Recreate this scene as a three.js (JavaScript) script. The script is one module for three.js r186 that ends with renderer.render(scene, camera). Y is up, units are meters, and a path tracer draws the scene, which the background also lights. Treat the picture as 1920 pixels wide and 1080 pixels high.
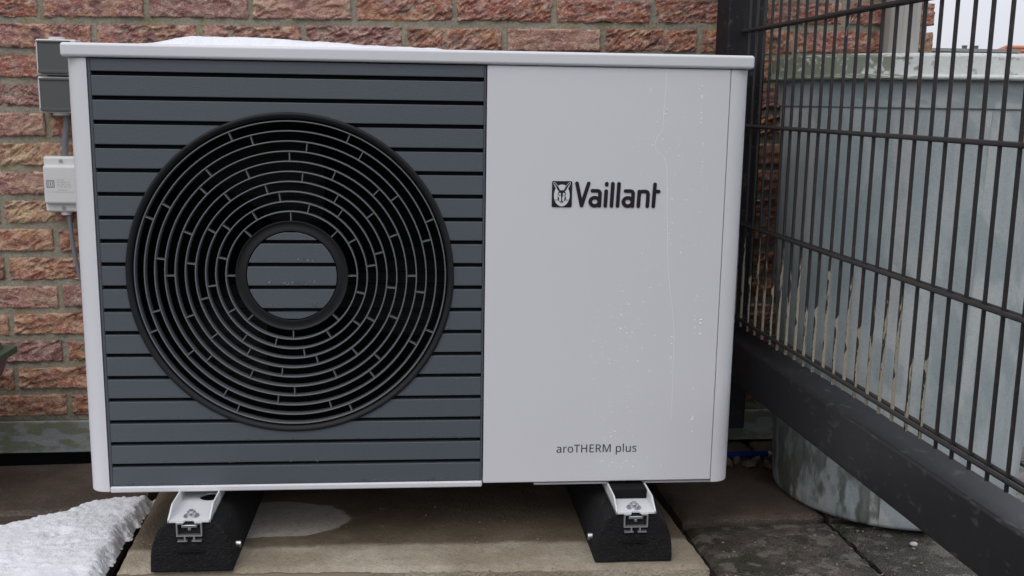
import * as THREE from 'three';
import { RoundedBoxGeometry } from 'three/addons/geometries/RoundedBoxGeometry.js';
import { mergeGeometries, mergeVertices } from 'three/addons/utils/BufferGeometryUtils.js';
import { TextGeometry } from 'three/addons/geometries/TextGeometry.js';
import { FontLoader } from 'three/addons/loaders/FontLoader.js';

// ---------------------------------------------------------------- camera, sky, sun, exposure
const scene = new THREE.Scene();
const camera = new THREE.PerspectiveCamera(31.06, 16 / 9, 0.05, 400);
camera.rotation.order = 'YXZ';
camera.position.set(0.0067, 0.6494, 1.709);
camera.rotation.set(-0.17756, -0.08848, 0.01561);
scene.add(camera);

const renderer = new THREE.WebGLRenderer({ antialias: true });
renderer.setSize(1024, 576);
renderer.toneMapping = THREE.LinearToneMapping;
renderer.toneMappingExposure = 1.08;
renderer.shadowMap.enabled = true;

{ // plain overcast sky, brighter towards the zenith
  const w = 128, h = 64, d = new Float32Array(w * h * 4);
  for (let j = 0; j < h; j++) for (let i = 0; i < w; i++) {
    const e = Math.sin(((j + 0.5) / h - 0.5) * Math.PI);
    const g = 1 + 1.25 * Math.max(0, e);
    const k = (j * w + i) * 4;
    d[k] = 0.65 * g; d[k + 1] = 0.665 * g; d[k + 2] = 0.725 * g; d[k + 3] = 1;
  }
  const t = new THREE.DataTexture(d, w, h, THREE.RGBAFormat, THREE.FloatType);
  t.mapping = THREE.EquirectangularReflectionMapping;
  t.magFilter = THREE.LinearFilter; t.minFilter = THREE.LinearFilter; t.wrapS = THREE.RepeatWrapping;
  t.needsUpdate = true;
  scene.background = t; scene.environment = t;
}
const sun = new THREE.DirectionalLight(0xfff6ea, 0.55);
sun.position.set(-2.4, 5.2, 3.6); sun.target.position.set(0, 0.3, -0.2);
sun.castShadow = true; sun.shadow.radius = 40; sun.shadow.mapSize.set(2048, 2048);
Object.assign(sun.shadow.camera, { left: -3, right: 3, top: 3, bottom: -3, near: 0.5, far: 20 });
scene.add(sun, sun.target);

// ---------------------------------------------------------------- helpers
function rng(seed) { let a = seed >>> 0; return () => { a = (a + 0x6D2B79F5) | 0; let t = Math.imul(a ^ (a >>> 15), 1 | a); t = (t + Math.imul(t ^ (t >>> 7), 61 | t)) ^ t; return ((t ^ (t >>> 14)) >>> 0) / 4294967296; }; }
function hash(x, y, s) { let h = Math.imul(x, 374761393) ^ Math.imul(y, 668265263) ^ Math.imul(s, 2147483647 - 977); h = Math.imul(h ^ (h >>> 13), 1274126177); h = Math.imul(h ^ (h >>> 15), 2246822519); return ((h ^ (h >>> 16)) >>> 0) / 4294967296; }
function noise(x, y, s = 0) {
  const xi = Math.floor(x), yi = Math.floor(y), fx = x - xi, fy = y - yi;
  const u = fx * fx * (3 - 2 * fx), v = fy * fy * (3 - 2 * fy);
  return (hash(xi, yi, s) * (1 - u) + hash(xi + 1, yi, s) * u) * (1 - v) + (hash(xi, yi + 1, s) * (1 - u) + hash(xi + 1, yi + 1, s) * u) * v;
}
function fbm(x, y, s = 0, o = 4) { let a = 0, w = 0.5, t = 0; for (let i = 0; i < o; i++) { a += w * noise(x, y, s + i * 17); t += w; x *= 2.03; y *= 2.03; w *= 0.5; } return a / t; }
const clamp = (x, a = 0, b = 1) => Math.min(b, Math.max(a, x));
const sstep = (a, b, x) => { const t = clamp((x - a) / (b - a)); return t * t * (3 - 2 * t); };
const mix = (a, b, t) => [a[0] + (b[0] - a[0]) * t, a[1] + (b[1] - a[1]) * t, a[2] + (b[2] - a[2]) * t];
const toS = (c) => { c = clamp(c); return Math.round(255 * (c <= 0.0031308 ? c * 12.92 : 1.055 * Math.pow(c, 1 / 2.4) - 0.055)); };
function finish(t, rep) { t.wrapS = t.wrapT = rep ? THREE.RepeatWrapping : THREE.ClampToEdgeWrapping; t.magFilter = THREE.LinearFilter; t.minFilter = THREE.LinearMipmapLinearFilter; t.generateMipmaps = true; t.needsUpdate = true; return t; }
function colorTex(w, h, fn, rep = true) { // fn(u, v) -> linear rgb
  const d = new Uint8Array(w * h * 4);
  for (let j = 0; j < h; j++) for (let i = 0; i < w; i++) { const c = fn((i + 0.5) / w, (j + 0.5) / h), k = (j * w + i) * 4; d[k] = toS(c[0]); d[k + 1] = toS(c[1]); d[k + 2] = toS(c[2]); d[k + 3] = 255; }
  const t = new THREE.DataTexture(d, w, h); t.colorSpace = THREE.SRGBColorSpace; return finish(t, rep);
}
function grayTex(w, h, fn, rep = true) {
  const d = new Uint8Array(w * h * 4);
  for (let j = 0; j < h; j++) for (let i = 0; i < w; i++) { const c = Math.round(255 * clamp(fn((i + 0.5) / w, (j + 0.5) / h))), k = (j * w + i) * 4; d[k] = d[k + 1] = d[k + 2] = c; d[k + 3] = 255; }
  return finish(new THREE.DataTexture(d, w, h), rep);
}
const lin = (r, g, b) => new THREE.Color().setRGB(r, g, b);
function mat(c, rough = 0.6, extra = {}) { return new THREE.MeshPhysicalMaterial({ color: Array.isArray(c) ? lin(...c) : c, roughness: rough, metalness: 0, ...extra }); }
const WHITE = lin(1, 1, 1);
const used = new Map();
function numbered(n) { const k = used.get(n) || 0; used.set(n, k + 1); return k ? `${n}_${String(k).padStart(3, '0')}` : n; }
function mesh(name, geo, m, parent) {
  const o = new THREE.Mesh(geo, m); o.castShadow = o.receiveShadow = true;
  o.name = parent ? name : numbered(name); (parent || scene).add(o); return o;
}
function tag(o, label, category, group) { o.userData.label = label; o.userData.category = category; if (group) o.userData.group = group; return o; }
function thing(name, label, category, pos = [0, 0, 0], group) {
  const g = new THREE.Group(); g.name = numbered(name); g.position.set(...pos); scene.add(g); return tag(g, label, category, group);
}
function stuff(o, label) { o.userData.kind = 'stuff'; if (label) o.userData.label = label; return o; }
function boxG(x0, x1, y0, y1, z0, z1, r = 0, seg = 2) {
  const w = x1 - x0, h = y1 - y0, d = z1 - z0;
  const g = r ? new RoundedBoxGeometry(w, h, d, seg, Math.min(r, w / 2.01, h / 2.01, d / 2.01)) : new THREE.BoxGeometry(w, h, d);
  g.translate((x0 + x1) / 2, (y0 + y1) / 2, (z0 + z1) / 2); return g;
}
function planarUV(g, a, b, s = 1, ou = 0, ov = 0) { const p = g.attributes.position, uv = new Float32Array(p.count * 2); for (let i = 0; i < p.count; i++) { uv[2 * i] = p.getComponent(i, a) * s + ou; uv[2 * i + 1] = p.getComponent(i, b) * s + ov; } g.setAttribute('uv', new THREE.BufferAttribute(uv, 2)); return g; }
function cleanMerge(list) {
  return mergeGeometries(list.map((g) => { let q = g.index ? g.toNonIndexed() : g.clone(); for (const k of Object.keys(q.attributes)) if (!['position', 'normal', 'uv'].includes(k)) q.deleteAttribute(k); return q; }));
}
function extrude(pts, depth, bevel = 0, holes = [], curve = 8) {
  const s = new THREE.Shape(pts.map((p) => new THREE.Vector2(p[0], p[1])));
  for (const h of holes) s.holes.push(new THREE.Path(h.map((p) => new THREE.Vector2(p[0], p[1]))));
  return new THREE.ExtrudeGeometry(s, { depth: depth - 2 * bevel, bevelEnabled: bevel > 0, bevelThickness: bevel, bevelSize: bevel, bevelOffset: -bevel, bevelSegments: 2, curveSegments: curve });
}
function tube(pts, r, seg = 40, rad = 8) { return new THREE.TubeGeometry(new THREE.CatmullRomCurve3(pts.map((p) => new THREE.Vector3(...p))), seg, r, rad, false); }
function circlePts(cx, cy, r, n = 32, rev = false) { const o = []; for (let i = 0; i < n; i++) { const a = (rev ? -1 : 1) * i / n * 2 * Math.PI; o.push([cx + r * Math.cos(a), cy + r * Math.sin(a)]); } return o; }
function gridGeo(nu, nv, fn, keep) { // fn(i, j) -> [x, y, z, u, v]; indexed grid with smooth normals
  const pos = [], uv = [], idx = [];
  for (let j = 0; j <= nv; j++) for (let i = 0; i <= nu; i++) { const p = fn(i, j); pos.push(p[0], p[1], p[2]); uv.push(p[3], p[4]); }
  for (let j = 0; j < nv; j++) for (let i = 0; i < nu; i++) { if (keep && !keep(i, j)) continue; const a = j * (nu + 1) + i, b = a + 1, c = a + nu + 1, d = c + 1; idx.push(a, b, d, a, d, c); }
  const g = new THREE.BufferGeometry(); g.setAttribute('position', new THREE.Float32BufferAttribute(pos, 3)); g.setAttribute('uv', new THREE.Float32BufferAttribute(uv, 2)); g.setIndex(idx); g.computeVertexNormals(); return g;
}

// ---------------------------------------------------------------- shared materials
const fineBump = grayTex(512, 512, (u, v) => 0.5 * noise(u * 256, v * 256, 5) + 0.5 * noise(u * 128, v * 128, 6));
function bumpRep(t, r) { const c = t.clone(); c.repeat.set(r, r); c.needsUpdate = true; return c; }
const peel = bumpRep(fineBump, 3);
const M = {
  white: mat([0.66, 0.66, 0.68], 0.36, { bumpMap: peel, bumpScale: 0.00006 }),
  whiteBracket: mat([0.68, 0.68, 0.69], 0.4),
  slat: mat([0.076, 0.09, 0.104], 0.5, { bumpMap: bumpRep(fineBump, 8), bumpScale: 0.0003 }),
  ring: mat([0.125, 0.133, 0.142], 0.45),
  bezel: mat([0.009, 0.0095, 0.011], 0.55, { specularIntensity: 0.6 }),
  black: mat([0.006, 0.006, 0.0065], 0.8, { specularIntensity: 0.4 }),
  inner: mat([0.006, 0.006, 0.0065], 0.85, { specularIntensity: 0.3 }),
  fin: mat([0.02, 0.02, 0.021], 0.7),
  alu: mat([0.62, 0.62, 0.63], 0.35, { metalness: 0.85 }),
  zincBolt: mat([0.6, 0.61, 0.63], 0.28, { metalness: 0.95 }),
  ink: mat([0.012, 0.009, 0.012], 0.3),
  inkGrey: mat([0.045, 0.042, 0.055], 0.4),
  water: mat([1, 1, 1], 0.03, { transmission: 1, thickness: 0.002, ior: 1.33 }),
  bead: mat([0.82, 0.82, 0.84], 0.06),  // opaque pale colour stands in for the bright gleam of water
  cable: mat([0.16, 0.165, 0.18], 0.55),
  boxWhite: mat([0.62, 0.62, 0.61], 0.45),
  lidGrey: mat([0.075, 0.078, 0.075], 0.55),
};

// ---------------------------------------------------------------- ground: black bitumen roof sheet under the pavers
const groundTex = colorTex(512, 512, (u, v) => { const n = fbm(u * 40, v * 40, 3), m = noise(u * 250, v * 250, 4); const k = 0.006 + 0.006 * n + 0.005 * m; return [k, k, k * 0.98]; });
{
  const g = new THREE.PlaneGeometry(300, 300); g.rotateX(-Math.PI / 2); planarUV(g, 0, 2, 1);
  const o = mesh('ground', g, mat(WHITE, 0.95, { map: groundTex, specularIntensity: 0.3 })); o.position.y = -0.205; o.userData.kind = 'structure'; o.userData.label = 'black bitumen ground under the loose pavers';
}
// pavers
const PAVE_Y = -0.158;
function paverTex(seed, base, alt, speck, mossy) {
  return colorTex(512, 512, (u, v) => {
    const n = fbm(u * 7, v * 7, seed, 5), f = noise(u * 240, v * 240, seed + 9), f2 = noise(u * 110, v * 110, seed + 10);
    let c = mix(base, alt, sstep(0.3, 0.7, n));
    const g = 0.72 + 0.56 * f * 0.6 + 0.3 * (f2 - 0.3); c = [c[0] * g, c[1] * g, c[2] * g];
    if (f2 > 0.86 && f > 0.5) c = mix(c, speck, 0.7);
    if (mossy) { const m = fbm(u * 13 + 5, v * 13, seed + 31, 5); if (m > 0.55) c = mix(c, [0.035, 0.038, 0.02], sstep(0.55, 0.62, m) * 0.75); const s = fbm(u * 11 + 9, v * 15, seed + 77, 5); if (s > 0.58) c = mix(c, [0.16, 0.145, 0.125], sstep(0.58, 0.7, s) * 0.8); }
    return c;
  }, false);
}
const paverBump = grayTex(512, 512, (u, v) => 0.55 * noise(u * 170, v * 170, 61) + 0.45 * fbm(u * 20, v * 20, 62), false);
const brownMats = [1, 2, 3].map((s) => mat(WHITE, 0.55, { map: paverTex(s * 11, [0.066, 0.049, 0.038], [0.095, 0.07, 0.053], [0.2, 0.16, 0.12], false), bumpMap: paverBump, bumpScale: 0.0022 }));
const darkMats = [1, 2, 3].map((s) => mat(WHITE, 0.5, { map: paverTex(s * 23 + 3, [0.05, 0.042, 0.037], [0.095, 0.078, 0.068], [0.28, 0.25, 0.21], true), bumpMap: paverBump, bumpScale: 0.004 }));
const paving = new THREE.Group(); paving.name = 'paving'; paving.userData = { kind: 'structure', label: 'weathered square concrete pavers laid around the slab' }; scene.add(paving);
{
  const r = rng(77), S = 0.3, G = 0.008;
  const th = 0.041, cx = Math.cos(th), sx = Math.sin(th);
  function paverGeo(seed) { // chipped square paver with slightly uneven rim
    const N = 24, half = (S - G) / 2;
    const top = gridGeo(N, N, (i, j) => {
      const u = i / N, v = j / N; let x = (u - 0.5) * 2, z = (0.5 - v) * 2;
      const rim = Math.min(1 - Math.abs(x), 1 - Math.abs(z)) * half;
      const chip = 0.003 * fbm(u * 14, v * 14, seed);
      const y = -sstep(0.006, 0, rim) * (0.003 + 0.006 * noise(u * 30, v * 30, seed + 3)) + 0.0012 * fbm(u * 6, v * 6, seed + 5);
      const e = 1 - chip / half * sstep(0.012, 0, rim);
      return [x * half * e, y, z * half * e, u, v];
    });
    const sideList = [];
    const p = top.attributes.position, ring = [];
    for (let i = 0; i < N; i++) ring.push(i); for (let j = 0; j < N; j++) ring.push(j * (N + 1) + N); for (let i = N; i > 0; i--) ring.push(N * (N + 1) + i); for (let j = N; j > 0; j--) ring.push(j * (N + 1));
    const pos = [], uv = [], idx = [];
    ring.forEach((k, q) => { pos.push(p.getX(k), p.getY(k), p.getZ(k), p.getX(k), -0.04, p.getZ(k)); const t = (q % N) / N; uv.push(t, 0, t, 0.14); });
    for (let q = 0; q < ring.length; q++) { const a = 2 * q, b = 2 * ((q + 1) % ring.length); idx.push(a, a + 1, b + 1, a, b + 1, b); }
    const s = new THREE.BufferGeometry(); s.setAttribute('position', new THREE.Float32BufferAttribute(pos, 3)); s.setAttribute('uv', new THREE.Float32BufferAttribute(uv, 2)); s.setIndex(idx); s.computeVertexNormals();
    return mergeGeometries([top.toNonIndexed(), s.toNonIndexed()]);
  }
  const geos = [1, 2, 3, 4].map((k) => paverGeo(k * 41));
  const put = (x, z, y, m) => { // x,z: paver-grid coordinates of the centre
    const o = mesh(numbered('paver'), geos[Math.floor(r() * 4)], m, paving);
    o.position.set(x * cx + z * sx, y, z * cx - x * sx); o.rotation.set((r() - 0.5) * 0.008, th + Math.floor(r() * 4) * Math.PI / 2, (r() - 0.5) * 0.008); return o;
  };
  // right of the slab; joints at x = 0.515 and 0.81, z = -0.14 (grid)
  for (let i = 0; i < 10; i++) for (let j = -8; j < 5; j++) {
    const x = 0.515 + 0.15 + i * S, z = -0.138 - 0.15 + j * S; if (j <= -2 && i < 3) continue;
    const back = j <= 0 && i < 2; put(x, z, PAVE_Y + (back ? 0.008 : 0) + (r() - 0.5) * 0.003, back && i < 2 ? brownMats[(i + j + 4) % 3] : darkMats[(i * 2 + j + 15) % 3]);
  }
  // left of the slab; joints at z = -0.30, -0.60 (grid)
  for (let i = 0; i < 4; i++) for (let j = -1; j < 5; j++) { const o = put(-0.535 - 0.2 - i * 0.4, -0.312 - 0.15 + (j + 1) * S, PAVE_Y + (r() - 0.5) * 0.003, brownMats[(i + j + 3) % 3]); o.rotation.y = th; o.scale.x = 0.392 / 0.292; }
  // in front of the slab
  for (let i = 0; i < 3; i++) for (let j = 0; j < 4; j++) put(-0.345 + i * 0.345, 0.36 - 0.07 + j * S, PAVE_Y + (r() - 0.5) * 0.003, darkMats[(i + j) % 3]);
}

// concrete slab under the heat pump
{
  const tex = colorTex(1024, 768, (u, v) => { // u: x -0.52..0.52, v: z -0.52..0.1
    const x = -0.52 + 1.04 * u, z = -0.52 + 0.64 * v;
    const n = fbm(u * 12, v * 8, 201, 5), f = noise(u * 420, v * 300, 202), f2 = fbm(u * 90, v * 60, 203, 3);
    let c = mix([0.27, 0.225, 0.16], [0.39, 0.34, 0.26], sstep(0.25, 0.75, n));
    const g = 0.8 + 0.25 * f + 0.25 * (f2 - 0.5); c = [c[0] * g, c[1] * g, c[2] * g];
    // wet, darker concrete plus painted shade under the unit, with an irregular outline
    const dampShade = sstep(0.008, -0.012, z + 0.03 * (fbm(x * 9, z * 9, 210) - 0.5) + 0.012 * (fbm(x * 60, z * 60, 211) - 0.5) + 0.012);
    c = mix(c, [c[0] * 0.4, c[1] * 0.36, c[2] * 0.32], dampShade);
    // dry pale island beside the left foot
    const d = Math.hypot((x + 0.265) / 0.135, (z + 0.135) / 0.085) + 0.2 * (fbm(x * 30, z * 30, 212) - 0.5);
    c = mix(c, [0.42 * g, 0.385 * g, 0.345 * g], sstep(1.02, 0.95, d));
    if (fbm(x * 190, z * 190, 220, 2) > 0.86) c = mix(c, [0.05, 0.045, 0.025], 0.7);
    return c;
  }, false);
  const bump = grayTex(1024, 768, (u, v) => 0.5 * noise(u * 400, v * 300, 230) + 0.5 * fbm(u * 60, v * 40, 231), false);
  // measured corners: the slab is not quite square to the unit
  const C = { bl: [-0.522, -0.5], br: [0.455, -0.5], fl: [-0.492, 0.068], fr: [0.492, 0.104] };
  const NX = 120, NZ = 70, H = 0.075, topY = -0.118;
  const P = (u, v) => { const a = [C.bl[0] + (C.br[0] - C.bl[0]) * u, C.bl[1] + (C.br[1] - C.bl[1]) * u], b = [C.fl[0] + (C.fr[0] - C.fl[0]) * u, C.fl[1] + (C.fr[1] - C.fl[1]) * u]; return [a[0] + (b[0] - a[0]) * v, a[1] + (b[1] - a[1]) * v]; };
  const top = gridGeo(NX, NZ, (i, j) => {
    const u = i / NX, v = 1 - j / NZ; const [x, z] = P(u, v);
    const rim = Math.min(u, 1 - u, (1 - v) * 0.6, v * 0.6);
    const y = topY - sstep(0.012, 0, rim) * (0.002 + 0.007 * fbm(x * 60, z * 60, 240)) + 0.0012 * (fbm(x * 25, z * 25, 241) - 0.5);
    return [x, y, z, (x + 0.52) / 1.04, (z + 0.52) / 0.64];
  });
  const p = top.attributes.position, ring = [];
  for (let i = 0; i < NX; i++) ring.push(i); for (let j = 0; j < NZ; j++) ring.push(j * (NX + 1) + NX); for (let i = NX; i > 0; i--) ring.push(NZ * (NX + 1) + i); for (let j = NZ; j > 0; j--) ring.push(j * (NX + 1));
  const pos = [], uv = [], idx = [], L = 6;
  ring.forEach((k) => { const cxm = 0, czm = -0.2; for (let l = 0; l <= L; l++) { const t = l / L, x = p.getX(k), z = p.getZ(k), o = 0.004 * (fbm((x + z) * 40, t * 6, 250) - 0.5) * sstep(0, 0.3, t); pos.push(x + o * Math.sign(x - cxm), p.getY(k) - t * H, z + o * Math.sign(z - czm)); uv.push(((x + z) * 0.9) % 1, 0.9 - t * 0.1); } });
  for (let q = 0; q < ring.length; q++) for (let l = 0; l < L; l++) { const a = q * (L + 1) + l, b = ((q + 1) % ring.length) * (L + 1) + l; idx.push(a, a + 1, b + 1, a, b + 1, b); }
  const s = new THREE.BufferGeometry(); s.setAttribute('position', new THREE.Float32BufferAttribute(pos, 3)); s.setAttribute('uv', new THREE.Float32BufferAttribute(uv, 2)); s.setIndex(idx); s.computeVertexNormals();
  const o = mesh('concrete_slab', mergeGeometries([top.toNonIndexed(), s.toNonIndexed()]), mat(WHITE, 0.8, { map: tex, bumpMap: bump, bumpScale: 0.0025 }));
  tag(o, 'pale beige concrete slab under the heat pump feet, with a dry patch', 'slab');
}

// ---------------------------------------------------------------- brick wall
const wall = thing('brick_wall', 'red and orange rough brick wall with grey mortar behind the heat pump', 'wall', [0, 0, -0.65]);
wall.rotation.z = 0.0115;
const PX = 0.2217, PY = 0.0633, BL = 0.2105, BH = 0.0505, J0 = 0.8155; // J0: joint height at x = 0
{
  const pals = [
    [[0.30, 0.125, 0.07], [0.2, 0.07, 0.05], [0.36, 0.2, 0.12]],
    [[0.26, 0.10, 0.07], [0.34, 0.17, 0.11], [0.2, 0.09, 0.08]],
    [[0.36, 0.2, 0.13], [0.3, 0.135, 0.085], [0.4, 0.26, 0.15]],
    [[0.24, 0.075, 0.05], [0.3, 0.12, 0.07], [0.26, 0.13, 0.11]],
    [[0.32, 0.17, 0.12], [0.26, 0.115, 0.09], [0.38, 0.24, 0.17]],
    [[0.3, 0.11, 0.05], [0.35, 0.16, 0.07], [0.22, 0.08, 0.05]],
    [[0.25, 0.12, 0.1], [0.3, 0.17, 0.14], [0.21, 0.09, 0.075]],
    [[0.38, 0.21, 0.12], [0.33, 0.16, 0.09], [0.28, 0.11, 0.07]],
  ];
  const bumpB = grayTex(512, 128, (u, v) => 0.5 * noise(u * 200, v * 50, 301) + 0.3 * noise(u * 90, v * 24, 302) + 0.2 * fbm(u * 40, v * 10, 303), false);
  const mats = pals.map((p, k) => mat(WHITE, 0.72, {
    map: colorTex(256, 64, (u, v) => {
      const a = fbm(u * 6, v * 2, k * 50 + 400, 4), b = fbm(u * 9 + 4, v * 3, k * 50 + 430, 4), f = noise(u * 110, v * 28, k * 50 + 450), f2 = fbm(u * 30, v * 8, k * 50 + 470, 3);
      let c = mix(p[0], p[1], sstep(0.35, 0.65, a)); c = mix(c, p[2], sstep(0.5, 0.68, b));
      const g = (0.72 + 0.4 * f + 0.5 * (f2 - 0.5)) * 1.42; if (f > 0.9) c = mix(c, [0.5, 0.45, 0.38], 0.5); c = [c[0] * g, c[1] * g * 1.06, c[2] * g * 1.08];
      if (f2 > 0.5) c = mix(c, [0.5, 0.38, 0.31], 0.6 * sstep(0.5, 0.72, f2)); if (b < 0.36) c = mix(c, [0.4, 0.27, 0.25], 0.5 * sstep(0.36, 0.26, b)); if (a > 0.66) c = mix(c, [0.11, 0.05, 0.045], 0.55 * sstep(0.66, 0.74, a));
      return c;
    }, false), bumpMap: bumpB, bumpScale: 0.0032,
  }));
  function brickGeo(seed, L, nx, ny) {
    const r = rng(seed), al = (r() - 0.5) * 1.4, ca = Math.cos(al), sa = Math.sin(al), dens = 0.75 + r() * 0.6, depth = 0.005 + r() * 0.0045;
    const H = BH, rad = 0.0035;
    const hgt = (x, y) => {
      const wx = x + 0.018 * (fbm(x * 38, y * 38, seed + 1) - 0.5), wy = y + 0.018 * (fbm(x * 38 + 9, y * 38, seed + 2) - 0.5);
      const U = wx * ca + wy * sa, V = -wx * sa + wy * ca;
      const n = noise(U * 34 * dens, V * 120 * dens, seed + 3), n2 = noise(U * 60 * dens + 7, V * 170 * dens, seed + 6);
      const rd = Math.pow(1 - Math.abs(2 * n - 1), 6), rd2 = Math.pow(1 - Math.abs(2 * n2 - 1), 6);
      const mask = sstep(0.28, 0.6, fbm(x * 22, y * 22, seed + 4));
      return -depth * (0.75 * rd + 0.5 * rd2) * (0.25 + 0.75 * mask) + 0.004 * (fbm(x * 30, y * 40, seed + 5) - 0.5) + depth * 0.7 * (n - 0.5);
    };
    const base = gridGeo(nx, ny, (i, j) => {
      const u = i / nx, v = j / ny; let x = (u - 0.5) * L, y = (v - 0.5) * H;
      const ex = L / 2 - Math.abs(x), ey = H / 2 - Math.abs(y), e = Math.min(ex, ey);
      const drop = e < rad ? rad - Math.sqrt(Math.max(0, rad * rad - (rad - e) * (rad - e))) : 0;
      let z = hgt(x, y) - drop * 0.8;
      if (ey < 0.001) y += Math.sign(y) * 0.006 * (fbm(x * 55, seed, seed + 8) - 0.62);
      if (ex < 0.001) x += Math.sign(x) * 0.006 * (fbm(y * 70, seed, seed + 9) - 0.62);
      return [x, y, z, u, v];
    });
    const p = base.attributes.position, ring = [];
    for (let i = 0; i < nx; i++) ring.push(i); for (let j = 0; j < ny; j++) ring.push(j * (nx + 1) + nx); for (let i = nx; i > 0; i--) ring.push(ny * (nx + 1) + i); for (let j = ny; j > 0; j--) ring.push(j * (nx + 1));
    const pos = [], uv = [], idx = [], U = base.attributes.uv;
    ring.forEach((k) => { pos.push(p.getX(k), p.getY(k), p.getZ(k), p.getX(k) * 1.0, p.getY(k), -0.03); uv.push(U.getX(k), U.getY(k), U.getX(k) * 0.97, U.getY(k) * 0.9); });
    for (let q = 0; q < ring.length; q++) { const a = 2 * q, b = 2 * ((q + 1) % ring.length); idx.push(a, a + 1, b + 1, a, b + 1, b); }
    const s = new THREE.BufferGeometry(); s.setAttribute('position', new THREE.Float32BufferAttribute(pos, 3)); s.setAttribute('uv', new THREE.Float32BufferAttribute(uv, 2)); s.setIndex(idx); s.computeVertexNormals();
    return mergeGeometries([base.toNonIndexed(), s.toNonIndexed()]);
  }
  const NV = 14, full = [], half = [], cheap = [];
  for (let k = 0; k < NV; k++) full.push(brickGeo(1000 + k * 37, BL, 72, 18));
  for (let k = 0; k < 4; k++) { half.push(brickGeo(2000 + k * 37, BL / 2 - 0.004, 36, 18)); cheap.push(brickGeo(3000 + k * 31, BL, 14, 5)); }
  const r = rng(5150), XR = 1.18, far = [[], [], []];
  const pickMat = (x, y) => { // paler bricks low on the left, redder ones to the right and higher up, as in the photograph
    const q = r(); if (x < -0.7 && y < 0.72) return mats[[2, 4, 7, 2, 4, 0, 6, 7][Math.floor(q * 8)]];
    if (x > 0.6) return mats[[5, 0, 3, 5, 7, 3][Math.floor(q * 6)]];
    return mats[[0, 1, 3, 4, 6, 0, 1, 3][Math.floor(q * 8)]];
  };
  for (let n = -28; n < 15; n++) {
    const yc = J0 + PY / 2 - n * PY, A = ((n % 2) + 2) % 2 === 0;
    for (let k = -10; k < 10; k++) {
      let x0 = (A ? -0.797 : -0.686) + k * PX; let xa = x0, xb = x0 + PX;
      if (xa > XR - 0.02 || xa < -2.9) continue;
      const isHalf = xb > XR + 0.06; const xc = isHalf ? xa + PX / 4 : (xa + xb) / 2;
      const near = n >= -5 && xc > -1.36;
      if (!near) { const g = cheap[Math.floor(r() * 4)].clone(); g.translate(xc, yc, 0); if (isHalf) continue; far[Math.floor(r() * 3)].push(g); continue; }
      const o = mesh(numbered('brick'), isHalf ? half[Math.floor(r() * 4)] : full[Math.floor(r() * NV)], pickMat(xc, yc), wall);
      o.position.set(xc + (r() - 0.5) * 0.003, yc + (r() - 0.5) * 0.0025, (r() - 0.5) * 0.003); o.rotation.z = (r() - 0.5) * 0.01 + (r() < 0.5 ? Math.PI : 0);
    }
  }
  far.forEach((l, i) => stuff(mesh('upper_brickwork', cleanMerge(l), mats[[0, 3, 1][i]], wall), 'rough brick courses higher up the wall'));
  const mt = colorTex(1024, 1024, (u, v) => { const n = fbm(u * 24, v * 24, 501, 5), f = noise(u * 500, v * 500, 502), m = fbm(u * 60, v * 60, 503, 3); let c = mix([0.21, 0.195, 0.15], [0.32, 0.295, 0.23], n); c = mix(c, [0.22, 0.195, 0.085], sstep(0.56, 0.72, m) * 0.6); const g = 0.75 + 0.45 * f; return [c[0] * g, c[1] * g, c[2] * g]; });
  const mb = grayTex(512, 512, (u, v) => 0.5 * noise(u * 250, v * 250, 510) + 0.5 * fbm(u * 60, v * 60, 511));
  const mm = mat(WHITE, 0.9, { map: mt, bumpMap: mb, bumpScale: 0.003 });
  const nx = 330, ny = 90, X0 = -1.6, X1 = XR - 0.004, Y0 = -0.144, Y1 = 1.15;
  const front = gridGeo(nx, ny, (i, j) => { const x = X0 + (X1 - X0) * i / nx, y = Y0 + (Y1 - Y0) * j / ny; return [x, y, -0.0062 + 0.005 * (fbm(x * 45, y * 45, 520, 3) - 0.5), x * 0.8, y * 0.8]; });
  const block = boxG(-3.0, X1, -0.145, 2.6, -0.33, -0.0135); mesh('bitumen_plinth', boxG(-3.0, X1, -0.24, -0.1455, -0.33, -0.002), M.black, wall); planarUV(block, 0, 1, 0.8);
  mesh('mortar', cleanMerge([front, block]), mm, wall);
}
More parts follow.
